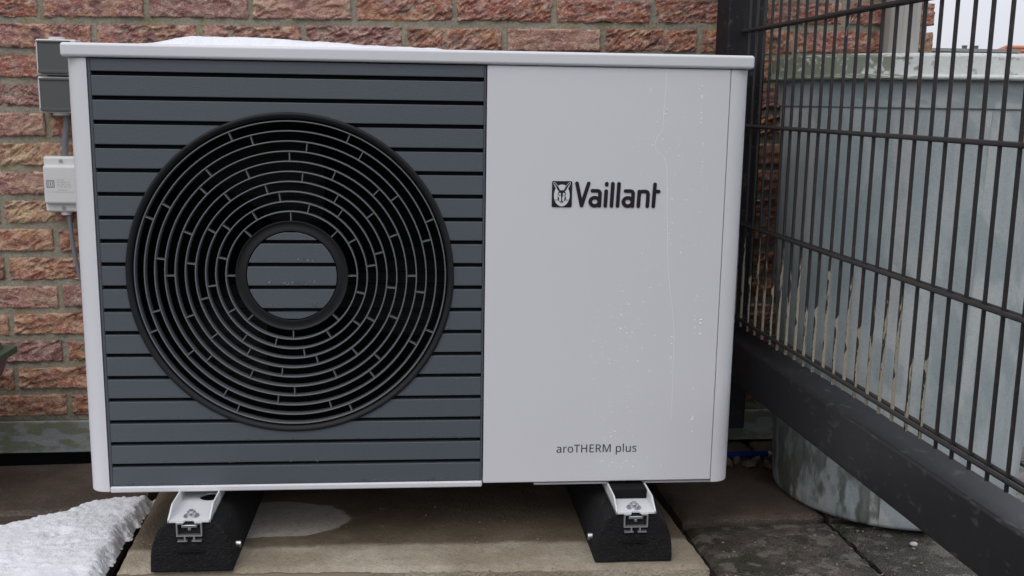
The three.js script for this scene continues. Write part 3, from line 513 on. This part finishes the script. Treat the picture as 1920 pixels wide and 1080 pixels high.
// ---------------------------------------------------------------- snow
const snowMat = mat([0.74, 0.75, 0.78], 0.8, { bumpMap: bumpRep(fineBump, 4), bumpScale: 0.0012 });
function inPoly(x, z, P) { let d = 1e9, ins = false; for (let i = 0, j = P.length - 1; i < P.length; j = i++) { const [xi, zi] = P[i], [xj, zj] = P[j]; if ((zi > z) !== (zj > z) && x < (xj - xi) * (z - zi) / (zj - zi) + xi) ins = !ins; const vx = xj - xi, vz = zj - zi, t = clamp(((x - xi) * vx + (z - zi) * vz) / (vx * vx + vz * vz)); d = Math.min(d, Math.hypot(x - xi - t * vx, z - zi - t * vz)); } return ins ? d : -d; }
{
  const P = [[-1.25, 0.03], [-0.9, -0.115], [-0.77, -0.178], [-0.718, -0.225], [-0.679, -0.248], [-0.665, -0.282], [-0.631, -0.298], [-0.576, -0.31], [-0.522, -0.318], [-0.533, -0.2], [-0.537, -0.11], [-0.532, -0.02], [-0.526, 0.06], [-0.52, 0.42], [-1.25, 0.45]];
  const X0 = -1.0, X1 = -0.49, Z0 = -0.335, Z1 = 0.4, st = 0.0033, nx = Math.round((X1 - X0) / st), nz = Math.round((Z1 - Z0) / st), D = [];
  for (let j = 0; j <= nz; j++) for (let i = 0; i <= nx; i++) { const x = X0 + i * st, z = Z1 - j * st; D.push(inPoly(x, z, P) + 0.016 * (fbm(x * 40, z * 40, 801, 4) - 0.5) + 0.008 * (noise(x * 190, z * 190, 802) - 0.5)); }
  const g = gridGeo(nx, nz, (i, j) => {
    const x = X0 + i * st, z = Z1 - j * st, d = D[j * (nx + 1) + i]; let h = 0.0;
    if (d > 0) { h = 0.026 * Math.pow(sstep(-0.004, 0.02, d), 0.7) + 0.008 * (fbm(x * 14, z * 14, 803, 3) - 0.5) * sstep(0, 0.04, d) + 0.0055 * (fbm(x * 75, z * 75, 804, 3) - 0.5) * sstep(0, 0.008, d) + 0.0028 * (noise(x * 260, z * 260, 805) - 0.5); const pd = Math.hypot((x + 0.651) / 0.024, (z + 0.13) / 0.02); if (pd < 1.3) h -= 0.01 * sstep(1.3, 0.5, pd) * (0.6 + 0.8 * noise(x * 150, z * 150, 806)); }
    return [x, PAVE_Y + 0.001 + Math.max(-0.003, h), z, x, z];
  }, (i, j) => Math.max(D[j * (nx + 1) + i], D[j * (nx + 1) + i + 1], D[(j + 1) * (nx + 1) + i], D[(j + 1) * (nx + 1) + i + 1]) > 0);
  tag(mesh('snow_patch', g, snowMat), 'patch of crusty melting white snow on the pavers beside the slab', 'snow');
  // thin snow left on the lid of the unit
  const st2 = 0.003, a0 = -0.47, a1 = 0.1, b0 = -0.42, b1 = 0.0, mx = Math.round((a1 - a0) / st2), mz = Math.round((b1 - b0) / st2), Q = [[-0.445, -0.012], [-0.3, -0.012], [-0.1, -0.014], [0.055, -0.02], [0.02, -0.12], [-0.05, -0.3], [-0.2, -0.4], [-0.44, -0.4]], E2 = [];
  for (let j = 0; j <= mz; j++) for (let i = 0; i <= mx; i++) { const x = a0 + i * st2, z = b1 - j * st2; E2.push(inPoly(x, z, Q) + 0.014 * (fbm(x * 50, z * 50, 811, 4) - 0.5)); }
  const g2 = gridGeo(mx, mz, (i, j) => { const x = a0 + i * st2, z = b1 - j * st2, d = E2[j * (mx + 1) + i]; const top = 0.0145 * sstep(-0.45, -0.36, x) * (1 - 0.75 * sstep(-0.3, 0.05, x)); const h = d > 0 ? top * Math.sqrt(sstep(-0.002, 0.022, d)) + 0.004 * (fbm(x * 45, z * 45, 812, 4) - 0.5) * sstep(0, 0.01, d) : 0; return [x, 0.7303 + Math.max(-0.002, h), z, x, z]; },
    (i, j) => Math.max(E2[j * (mx + 1) + i], E2[j * (mx + 1) + i + 1], E2[(j + 1) * (mx + 1) + i], E2[(j + 1) * (mx + 1) + i + 1]) > 0);
  tag(mesh('snow_layer', g2, snowMat), 'thin ragged layer of snow lying on the lid of the heat pump', 'snow');
}

// ---------------------------------------------------------------- mesh fence with post and bottom beam
{
  const TH = 0.0414, F = thing('mesh_fence', 'black steel bar fence with flaking paint between the heat pump and the barrel', 'fence', [0.66, 0, -0.65]);
  F.rotation.y = TH; // local z runs along the fence towards the camera, local x across it
  const ft = (peelTo, seed) => colorTex(64, 1024, (u, v) => {
    const y = 0.191 + v * 1.06, f = noise(u * 30, v * 500, seed), n = fbm(u * 5, v * 60, seed + 1, 4);
    let k = 0.01 + 0.01 * f; let c = [k * 1.05, k, k * 1.02];
    const rust = fbm(u * 4 + 3, v * 90, seed + 5, 4); if (rust > 0.68) c = mix(c, [0.06, 0.03, 0.018], 0.6);
    if (y < peelTo + 0.04) { const e = 1.25 * n + 0.5 * (y - peelTo) / 0.2 * (y > peelTo ? 8 : 1) + 1.1 * Math.abs(((u + 0.45) % 1) - 0.5); if (e < 0.72) c = mix(c, mix([0.34, 0.31, 0.24], [0.2, 0.18, 0.13], f), sstep(0.72, 0.7, e)); }
    return c;
  }, false);
  const rodMats = [mat(WHITE, 0.42, { map: ft(0, 901) }), ...[0.37, 0.335, 0.285, 0.4, 0.25, 0.31, 0.36].map((h, i) => mat(WHITE, 0.5, { map: ft(h, 902 + i * 7) }))];
  const rodG = new THREE.CylinderGeometry(0.0029, 0.0029, 1.06, 10, 1); rodG.translate(0, 0.191 + 0.53, 0);
  const r = rng(31), Z0 = 0.193, DZ = 0.0411;
  for (let i = 0; i < 35; i++) {
    const z = Z0 + i * DZ, wz = z - 0.65; const peeled = wz < 0.4 && wz > -0.42;
    const o = mesh('rod', rodG, peeled ? rodMats[wz > 0.12 ? [6, 2, 1, 7, 3][i % 5] : 1 + Math.floor(r() * 7)] : rodMats[0], F); o.position.set(0.004 + (r() - 0.5) * 0.001, (r() - 0.5) * 0.003, z); o.rotation.y = r() * 0.6 - 0.3;
  }
  const railMat = mat(WHITE, 0.5, { map: (() => { const t = colorTex(512, 64, (u, v) => { const n = fbm(u * 60, v * 4, 911, 4), f = noise(u * 400, v * 30, 912), k = 0.013 + 0.014 * f; let c = [k * 1.1, k, k]; if (n > 0.66) c = mix(c, [0.1, 0.085, 0.06], 0.6); return c; }); return t; })() });
  for (const y of [0.209, 0.4065, 0.6085, 0.8, 1.0, 1.2]) for (const s of [-1, 1]) {
    const g = new THREE.CylinderGeometry(0.0036, 0.0036, 1.5, 10, 1); g.rotateX(Math.PI / 2); g.translate(0.004 + s * 0.0063, y, 0.165 + 0.75); mesh('rail', g, railMat, F);
  }
  const bt = colorTex(256, 1024, (u, v) => { const n = fbm(u * 6, v * 40, 921, 5), f = noise(u * 160, v * 900, 922), s = fbm(u * 14, v * 70, 923, 4); const k = 0.008 + 0.005 * n + 0.004 * f; let c = [k * 1.02, k, k * 1.2]; const q = fbm(u * 40, v * 110, 924, 4) * 0.6 + s * 0.4; if (q > 0.62) c = mix(c, [0.07, 0.063, 0.055], sstep(0.62, 0.72, q) * 0.6); return c; });
  const bm = mat(WHITE, 0.45, { map: bt });
  const bg = boxG(-0.029, 0.036, 0.088, 0.1755, 0.215, 1.75, 0.005, 3); { const p = bg.attributes.position, uv = bg.attributes.uv; for (let i = 0; i < p.count; i++) uv.setXY(i, (p.getX(i) + p.getY(i)) * 4, p.getZ(i) * 0.8); }
  mesh('beam', bg, bm, F);
  const pg = boxG(-0.033, 0.05, -0.055, 1.5, 0.13, 0.21, 0.004, 3); { const p = pg.attributes.position, uv = pg.attributes.uv; for (let i = 0; i < p.count; i++) uv.setXY(i, (p.getX(i) + p.getZ(i)) * 4, p.getY(i)); }
  mesh('post', pg, mat(WHITE, 0.6, { map: bt, specularIntensity: 0.5 }), F);
  for (const y of [0.02, 0.9]) mesh('wall_bracket', boxG(-0.01, 0.03, y, y + 0.05, -0.002, 0.129), M.black, F);
  const wt = tag(mesh('wire_tie', tube([[0.690, 0.785, 0.055], [0.691, 0.8, 0.066], [0.697, 0.812, 0.07], [0.704, 0.806, 0.062], [0.699, 0.79, 0.052], [0.688, 0.775, 0.05], [0.686, 0.762, 0.052]], 0.0009, 50, 6), mat([0.09, 0.13, 0.12], 0.5)), 'thin twisted greenish wire tied on an upper fence rail', 'wire');
}

// ---------------------------------------------------------------- rain barrel
{
  const B = thing('rain_barrel', 'large pale grey green plastic rain barrel behind the fence', 'barrel', [1.0, -0.151, -0.318]);
  const prof = [[0.0, 0.002], [0.225, 0.002], [0.236, 0.004], [0.2415, 0.012], [0.2422, 0.03]];
  for (let i = 1; i <= 24; i++) { const t = i / 24; prof.push([0.2422 + 0.029 * t, 0.03 + 0.775 * t]); }
  const NS = 448, pos = [], uv = [], idx = [];
  prof.forEach(([q, y], j) => { for (let i = 0; i <= NS; i++) { const a = i / NS * 2 * Math.PI; const ph = (a / (2 * Math.PI) * 28 + 0.35) % 1, d = Math.min(ph, 1 - ph) * 0.2244 * q * 4.46; let k = q; if (y > 0.02) { k += 0.0022 * Math.exp(-((d / 0.0022) ** 2)) - 0.0008 * Math.exp(-(((d - 0.006) / 0.003) ** 2)); } k += 0.0022 * (fbm(a * 2.3, y * 4, 951, 3) - 0.5); pos.push(k * Math.sin(a), y, k * Math.cos(a)); uv.push(i / NS, y / 0.9); } });
  for (let j = 0; j + 1 < prof.length; j++) for (let i = 0; i < NS; i++) { const a = j * (NS + 1) + i, b = a + 1, c = a + NS + 1, d = c + 1; idx.push(a, b, d, a, d, c); }
  const g = new THREE.BufferGeometry(); g.setAttribute('position', new THREE.Float32BufferAttribute(pos, 3)); g.setAttribute('uv', new THREE.Float32BufferAttribute(uv, 2)); g.setIndex(idx); g.computeVertexNormals();
  // angle u: 0 faces the camera (+z), 0.75 faces the heat pump (-x)
  const t = colorTex(2048, 1024, (u, v) => {
    const n = fbm(u * 14, v * 3, 961, 5), st = fbm(u * 130, v * 3, 962, 4), dg = fbm(u * 26 + v * 9, v * 5 - u * 14, 963, 4), f = noise(u * 900, v * 420, 964);
    let c = mix([0.31, 0.365, 0.375], [0.47, 0.5, 0.49], sstep(0.3, 0.66, n));
    c = mix(c, [0.44, 0.43, 0.425], sstep(0.5, 0.68, st) * 0.6); c = mix(c, [0.24, 0.3, 0.31], sstep(0.52, 0.68, dg) * 0.55);
    const m = fbm(u * 70, v * 16, 965, 5); // algae and dirt splashes with a ragged outline low on the shaded side
    const low = sstep(0.42, 0.02, v + 0.35 * (m - 0.5)); if (u > 0.55 && u < 0.92) c = mix(c, [0.075, 0.082, 0.05], low * sstep(0.36, 0.6, m) * 0.9);
    const g2 = 0.9 + 0.2 * f; return [c[0] * g2, c[1] * g2, c[2] * g2];
  });
  mesh('body', g, mat(WHITE, 0.42, { map: t, side: THREE.DoubleSide }), B);
  const lathe = (p, n = 128) => new THREE.LatheGeometry(p.map((q) => new THREE.Vector2(...q)), n);
  mesh('rim_band', lathe([[0.2695, 0.803], [0.2735, 0.8], [0.2755, 0.8025], [0.2765, 0.85], [0.27, 0.85]]), mat(WHITE, 0.42, { map: t }), B);
  const lt = colorTex(2048, 128, (u, v) => {
    const n = fbm(u * 60, v * 14, 971, 5), f = noise(u * 900, v * 100, 972), s = fbm(u * 190, v * 30, 973, 4);
    let c = mix([0.5, 0.53, 0.5], [0.62, 0.64, 0.61], n);
    const near = sstep(0.93, 0.85, u) * sstep(0.5, 0.62, u); // green algae on the side by the brick wall
    const e = n * 0.5 + s * 0.5 + 0.24 * near; c = mix(c, [0.1, 0.13, 0.065], sstep(0.58, 0.68, e) * (near > 0 ? 0.85 : 0.0)); if (s > 0.67) c = mix(c, [0.2, 0.21, 0.17], 0.6);
    const g2 = 0.92 + 0.16 * f; return [c[0] * g2, c[1] * g2, c[2] * g2];
  });
  mesh('lid', lathe([[0.285, 0.849], [0.2985, 0.8495], [0.3015, 0.851], [0.302, 0.8545], [0.2995, 0.8575], [0.2945, 0.8595], [0.2915, 0.888], [0.289, 0.8935], [0.282, 0.8955], [0.15, 0.898], [0.0, 0.899]], 160), mat(WHITE, 0.45, { map: lt, side: THREE.DoubleSide }), B);
}

// ---------------------------------------------------------------- drainpipe on the wall
{
  const D = thing('drainpipe', 'pale grey round drainpipe on the brick wall behind the barrel', 'drainpipe', [1.081, -0.2, -0.6]);
  const t = colorTex(256, 512, (u, v) => { const n = fbm(u * 8, v * 30, 981, 5), s = fbm(u * 30, v * 10, 982, 4); let c = mix([0.3, 0.29, 0.27], [0.38, 0.37, 0.345], n); if (s > 0.6) c = mix(c, [0.24, 0.22, 0.19], sstep(0.6, 0.7, s) * 0.6); return c; });
  const g = new THREE.CylinderGeometry(0.0375, 0.0375, 2.7, 40, 1); g.translate(0, 1.35, 0); mesh('pipe', g, mat(WHITE, 0.45, { map: t }), D);
  for (const y of [0.55, 1.9]) { const c = new THREE.CylinderGeometry(0.043, 0.043, 0.025, 40); c.translate(0, y, 0); mesh('pipe_clip', cleanMerge([c, boxG(-0.008, 0.008, y - 0.01, y + 0.01, -0.06, -0.035)]), mat([0.3, 0.3, 0.29], 0.5), D); }
}

// ---------------------------------------------------------------- sockets, switch box and cables on the wall
{
  function socket(y0, y1, label) {
    const s = thing('outdoor_socket', label, 'socket', [-0.7625, y0, -0.651], 'outdoor sockets on the wall'); const h = y1 - y0;
    mesh('housing', boxG(-0.0415, 0.0415, 0, h, 0, 0.044, 0.004, 3), M.boxWhite, s);
    const lid = mesh('cover', boxG(-0.0355, 0.0325, 0.003, h - 0.003, 0.0435, 0.053, 0.003, 3), M.lidGrey, s);
    mesh('cover_ledge', boxG(-0.0355, 0.0325, h - 0.0075, h - 0.0035, 0.0525, 0.0555, 0.001), M.lidGrey, lid);
    mesh('cover_step', boxG(-0.0355, 0.0325, 0.004, 0.0105, 0.053, 0.0552, 0.001), M.lidGrey, lid);
    mesh('grommet', (() => { const g = new THREE.CylinderGeometry(0.016, 0.0175, 0.006, 24); g.translate(-0.002, label.startsWith('upper') ? h + 0.002 : -0.002, 0.026); return g; })(), M.boxWhite, s);
  }
  socket(0.6905, 0.765, 'upper dark grey covered outdoor socket on the wall above the other socket');
  socket(0.6115, 0.6875, 'lower dark grey covered outdoor socket on the wall under the other socket');
  const b = thing('switch_box', 'white plastic isolator switch box with a small printed label on the wall', 'switch box', [-0.763, 0.398, -0.651]);
  mesh('housing', boxG(-0.044, 0.044, 0, 0.121, 0, 0.034, 0.006, 3), M.boxWhite, b);
  const cover = mesh('cover', boxG(-0.0425, 0.044, 0.018, 0.103, 0.03, 0.046, 0.007, 4), M.boxWhite, b);
  const cv = document.createElement('canvas'); cv.width = 256; cv.height = 128; const c = cv.getContext('2d'); c.fillStyle = '#cbcbc9'; c.fillRect(0, 0, 256, 128); c.strokeStyle = '#5a5a5c'; c.lineWidth = 6; c.strokeRect(10, 30, 50, 58); c.lineWidth = 4; c.strokeRect(20, 40, 30, 38); c.fillStyle = '#5a5a5c'; c.fillRect(32, 46, 7, 26); c.fillStyle = '#8c8c8e'; c.font = '17px sans-serif'; ['EA 230', 'EN 60947-3', 'TH 20A  16A', '1114  20A  IP'].forEach((s, i) => c.fillText(s, 80, 32 + i * 19)); c.font = '14px sans-serif'; c.fillText('Dimension', 84, 116);
  const ct = new THREE.CanvasTexture(cv); ct.colorSpace = THREE.SRGBColorSpace; finish(ct, false);
  const lp = new THREE.PlaneGeometry(0.076, 0.032); lp.translate(0.001, 0.061, 0.0464); mesh('label', lp, mat(WHITE, 0.5, { map: ct }), cover);
  for (const y of [0.0095, 0.1115]) { const g = new THREE.CylinderGeometry(0.0038, 0.0038, 0.003, 16); g.rotateX(Math.PI / 2); g.translate(-0.006, y, 0.035); mesh('screw', g, M.zincBolt, b); }
  mesh('gland', (() => { const g = new THREE.CylinderGeometry(0.012, 0.0105, 0.008, 24); g.translate(-0.006, -0.003, 0.018); return g; })(), M.boxWhite, b);
  tag(mesh('cable', tube([[-0.7635, 0.397, -0.633], [-0.7625, 0.375, -0.632], [-0.759, 0.33, -0.63], [-0.753, 0.285, -0.63], [-0.744, 0.24, -0.632], [-0.73, 0.2, -0.634], [-0.71, 0.16, -0.634], [-0.68, 0.1, -0.634], [-0.66, 0.02, -0.634], [-0.65, -0.05, -0.628]], 0.0048, 80, 12), M.cable), 'grey cable curving down from the switch box behind the unit', 'cable');
  tag(mesh('cable', tube([[-0.7575, 0.611, -0.635], [-0.759, 0.58, -0.633], [-0.763, 0.55, -0.633], [-0.765, 0.518, -0.635]], 0.0066, 30, 12), M.cable), 'short grey cable between the lower socket and the switch box', 'cable');
}

// ---------------------------------------------------------------- plastic tub at the left
{
  const T = thing('plastic_tub', 'purple plastic tub with a green lid standing against the brick wall', 'tub', [-1.052, -0.157, -0.40]);
  const ringG = (levels) => { const n = 64, pos = [], idx = [], uv = []; levels.forEach(([hx, hz, y, rr]) => { for (let i = 0; i < n; i++) { const q = Math.floor(i / (n / 4)), t = (i % (n / 4)) / (n / 4 - 1), a = (q + t) * Math.PI / 2; const cx = (q === 0 || q === 3 ? 1 : -1) * (hx - rr), cz = (q < 2 ? 1 : -1) * (hz - rr); pos.push(cx + rr * Math.cos(a), y, cz + rr * Math.sin(a)); uv.push(i / n * 2, y * 3); } }); for (let j = 0; j + 1 < levels.length; j++) for (let i = 0; i < n; i++) { const a = j * n + i, b = j * n + (i + 1) % n; idx.push(a, a + n, b + n, a, b + n, b); } const g = new THREE.BufferGeometry(); g.setAttribute('position', new THREE.Float32BufferAttribute(pos, 3)); g.setAttribute('uv', new THREE.Float32BufferAttribute(uv, 2)); g.setIndex(idx); const q = g.toNonIndexed(); q.computeVertexNormals(); return q; };
  const pt = colorTex(256, 256, (u, v) => { const n = fbm(u * 10, v * 10, 991, 4), s = fbm(u * 40, v * 12, 992, 4); let c = mix([0.16, 0.085, 0.15], [0.22, 0.13, 0.2], n); if (s > 0.6) c = mix(c, [0.12, 0.1, 0.08], 0.5); return c; });
  const gt = colorTex(256, 256, (u, v) => { const n = fbm(u * 10, v * 10, 995, 4), s = fbm(u * 30, v * 30, 996, 4); let c = mix([0.05, 0.09, 0.07], [0.085, 0.13, 0.1], n); if (s > 0.58) c = mix(c, [0.1, 0.1, 0.05], 0.5); return c; });
  const hx = 0.194, hz = 0.15;
  mesh('body', ringG([[0.0, 0.0, 0.002, 0.0], [hx - 0.125, hz - 0.09, 0.002, 0.02], [hx - 0.11, hz - 0.08, 0.012, 0.03], [hx - 0.07, hz - 0.055, 0.1, 0.035], [hx - 0.042, hz - 0.035, 0.19, 0.035], [hx - 0.02, hz - 0.018, 0.222, 0.03], [hx - 0.01, hz - 0.008, 0.264, 0.025], [hx - 0.018, hz - 0.016, 0.264, 0.025]]), mat(WHITE, 0.45, { map: pt, side: THREE.DoubleSide }), T);
  const lid = mesh('lid', ringG([[hx - 0.004, hz - 0.004, 0.26, 0.012], [hx, hz, 0.2615, 0.012], [hx, hz, 0.275, 0.012], [hx - 0.004, hz - 0.004, 0.276, 0.012], [hx - 0.018, hz - 0.018, 0.276, 0.02], [hx - 0.03, hz - 0.03, 0.317, 0.03], [hx - 0.045, hz - 0.045, 0.324, 0.03], [0.0, 0.0, 0.326, 0.0]]), mat(WHITE, 0.5, { map: gt, side: THREE.DoubleSide }), T);
}

// ---------------------------------------------------------------- small things on the ground
{
  const tb = thing('blue_tube', 'blue plastic tube with a white end lying at the foot of the wall', 'tube', [0.76, -0.1405, -0.515]); tb.rotation.y = 0.06;
  const g = new THREE.CylinderGeometry(0.0072, 0.0072, 0.2, 24); g.rotateZ(Math.PI / 2); g.translate(-0.058, 0, 0); mesh('tube', g, mat([0.012, 0.03, 0.22], 0.22), tb);
  const e = new THREE.CylinderGeometry(0.0062, 0.0068, 0.009, 20); e.rotateZ(Math.PI / 2); e.translate(0.0455, 0, 0); mesh('end_cap', e, mat([0.6, 0.62, 0.66], 0.4), tb);
  const r = rng(4242);
  const leafT = colorTex(64, 64, (u, v) => { const n = fbm(u * 6, v * 6, 1001); return mix([0.09, 0.055, 0.03], [0.2, 0.14, 0.095], n); });
  const lm = mat(WHITE, 0.75, { map: leafT, side: THREE.DoubleSide });
  for (const [x, z, s, a] of [[0.755, -0.46, 0.035, 0.4], [0.775, -0.43, 0.03, 1.9], [0.735, -0.44, 0.028, 2.6], [0.715, -0.47, 0.026, 0.9], [0.69, -0.455, 0.026, 5.2], [0.795, -0.475, 0.028, 4.1]]) {
    const k = r() * 50; const gg = gridGeo(10, 8, (i, j) => { const u = i / 10 - 0.5, v = j / 8 - 0.5, w = Math.cos(u * Math.PI) ** 0.7 * 0.6; return [u * s, 0.012 * (4 * v * v) * (0.6 + 0.4 * noise(k, u * 3, 5)) + 0.008 * noise(u * 6 + k, v * 6, 1003) + 0.02 * u * u, v * s * w, u + 0.5, v + 0.5]; });
    const o = mesh('dead_leaf', gg, lm); o.position.set(x, -0.1485, z); o.rotation.set((r() - 0.5) * 0.5, a, (r() - 0.5) * 0.5); tag(o, 'curled brown dead leaf on the paver beside the blue tube', 'leaf', 'dead leaves by the blue tube');
  }
  // grit and crumbs
  const list = [], ic = new THREE.IcosahedronGeometry(1, 0);
  for (let i = 0; i < 420; i++) { const x = 0.53 + r() * 0.6, z = -0.13 + r() * 0.35, q = 0.0006 + 0.0024 * r() ** 4; const gg = ic.clone(); gg.scale(q * (0.7 + r()), q * 0.7, q * (0.7 + r())); gg.rotateY(r() * 6); gg.translate(x, PAVE_Y + 0.001 + q * 0.3, z); list.push(gg); }
  for (let i = 0; i < 150; i++) { const x = -0.48 + r() * 0.95, z = -0.2 + r() * 0.26, q = 0.0005 + 0.0016 * r() ** 4; const gg = ic.clone(); gg.scale(q * (0.7 + r()), q * 0.7, q * (0.7 + r())); gg.rotateY(r() * 6); gg.translate(x, -0.1175 + q * 0.3, z); list.push(gg); }
  const grit = mesh('grit', cleanMerge(list), mat([0.2, 0.18, 0.15], 0.8)); stuff(grit, 'grit and small crumbs scattered on the pavers and slab'); grit.userData.category = 'grit';
  const pb = tag(mesh('pebble', (() => { const q = new THREE.IcosahedronGeometry(0.0065, 1); q.scale(1.2, 0.7, 0.9); return q; })(), mat([0.5, 0.48, 0.47], 0.7)), 'small white pebble on the paver in front of the barrel', 'pebble'); pb.position.set(0.925, PAVE_Y + 0.004, -0.045);
}

// ---------------------------------------------------------------- far buildings beyond the wall's end
{
  const rt = colorTex(256, 256, (u, v) => { const row = (v * 14) % 1, n = noise(u * 80, v * 14, 1101), f = noise(u * 200, v * 200, 1102); return mix([0.34, 0.12, 0.05], [0.42, 0.17, 0.08], n * 0.7 + f * 0.3); });
  const H = thing('far_house', 'distant low house with an orange tiled hip roof', 'house', [41, -0.205, -62]);
  mesh('wall', boxG(-6, 6, 0, 3.2, -4, 4), mat([0.3, 0.17, 0.12], 0.9), H);
  const pos = [], q = [[-6.5, 3.1, 4.5], [6.5, 3.1, 4.5], [6.5, 3.1, -4.5], [-6.5, 3.1, -4.5], [-4.5, 4.83, 0], [4.5, 4.83, 0]]; for (const f of [[0, 1, 5], [0, 5, 4], [1, 2, 5], [2, 3, 4], [2, 4, 5], [3, 0, 4]]) for (const k of f) pos.push(...q[k]);
  const g = new THREE.BufferGeometry(); g.setAttribute('position', new THREE.Float32BufferAttribute(pos, 3)); planarUV(g, 0, 1, 0.25); g.computeVertexNormals(); const roof = mesh('roof', g, mat(WHITE, 0.8, { map: rt }), H);
  for (let i = 0; i < 7; i++) { const t = i / 7, y = 3.1 + 1.73 * t; mesh('tile_course', boxG(-6.5 + 2 * t, 6.5 - 2 * t, y, y + 0.09, 4.5 * (1 - t) - 0.2, 4.5 * (1 - t) + 0.06), mat([0.3, 0.1, 0.05], 0.8), roof); }
  const K = thing('far_flat_building', 'distant grey flat roofed building beside the tiled house', 'building', [31.2, -0.205, -60]);
  mesh('wall', boxG(-4, 3.2, 0, 4.1, -3, 3), mat([0.25, 0.24, 0.23], 0.9), K);
  mesh('coping', boxG(-4.1, 3.3, 4.1, 4.28, -3.1, 3.1), mat([0.3, 0.3, 0.3], 0.8), K);
  for (const x of [1.0, 1.7]) { const p = new THREE.CylinderGeometry(0.16, 0.12, 0.3, 12); p.translate(x, 4.43, 1); mesh('roof_vent', p, mat([0.1, 0.1, 0.1], 0.8), K); }
}

renderer.render(scene, camera);
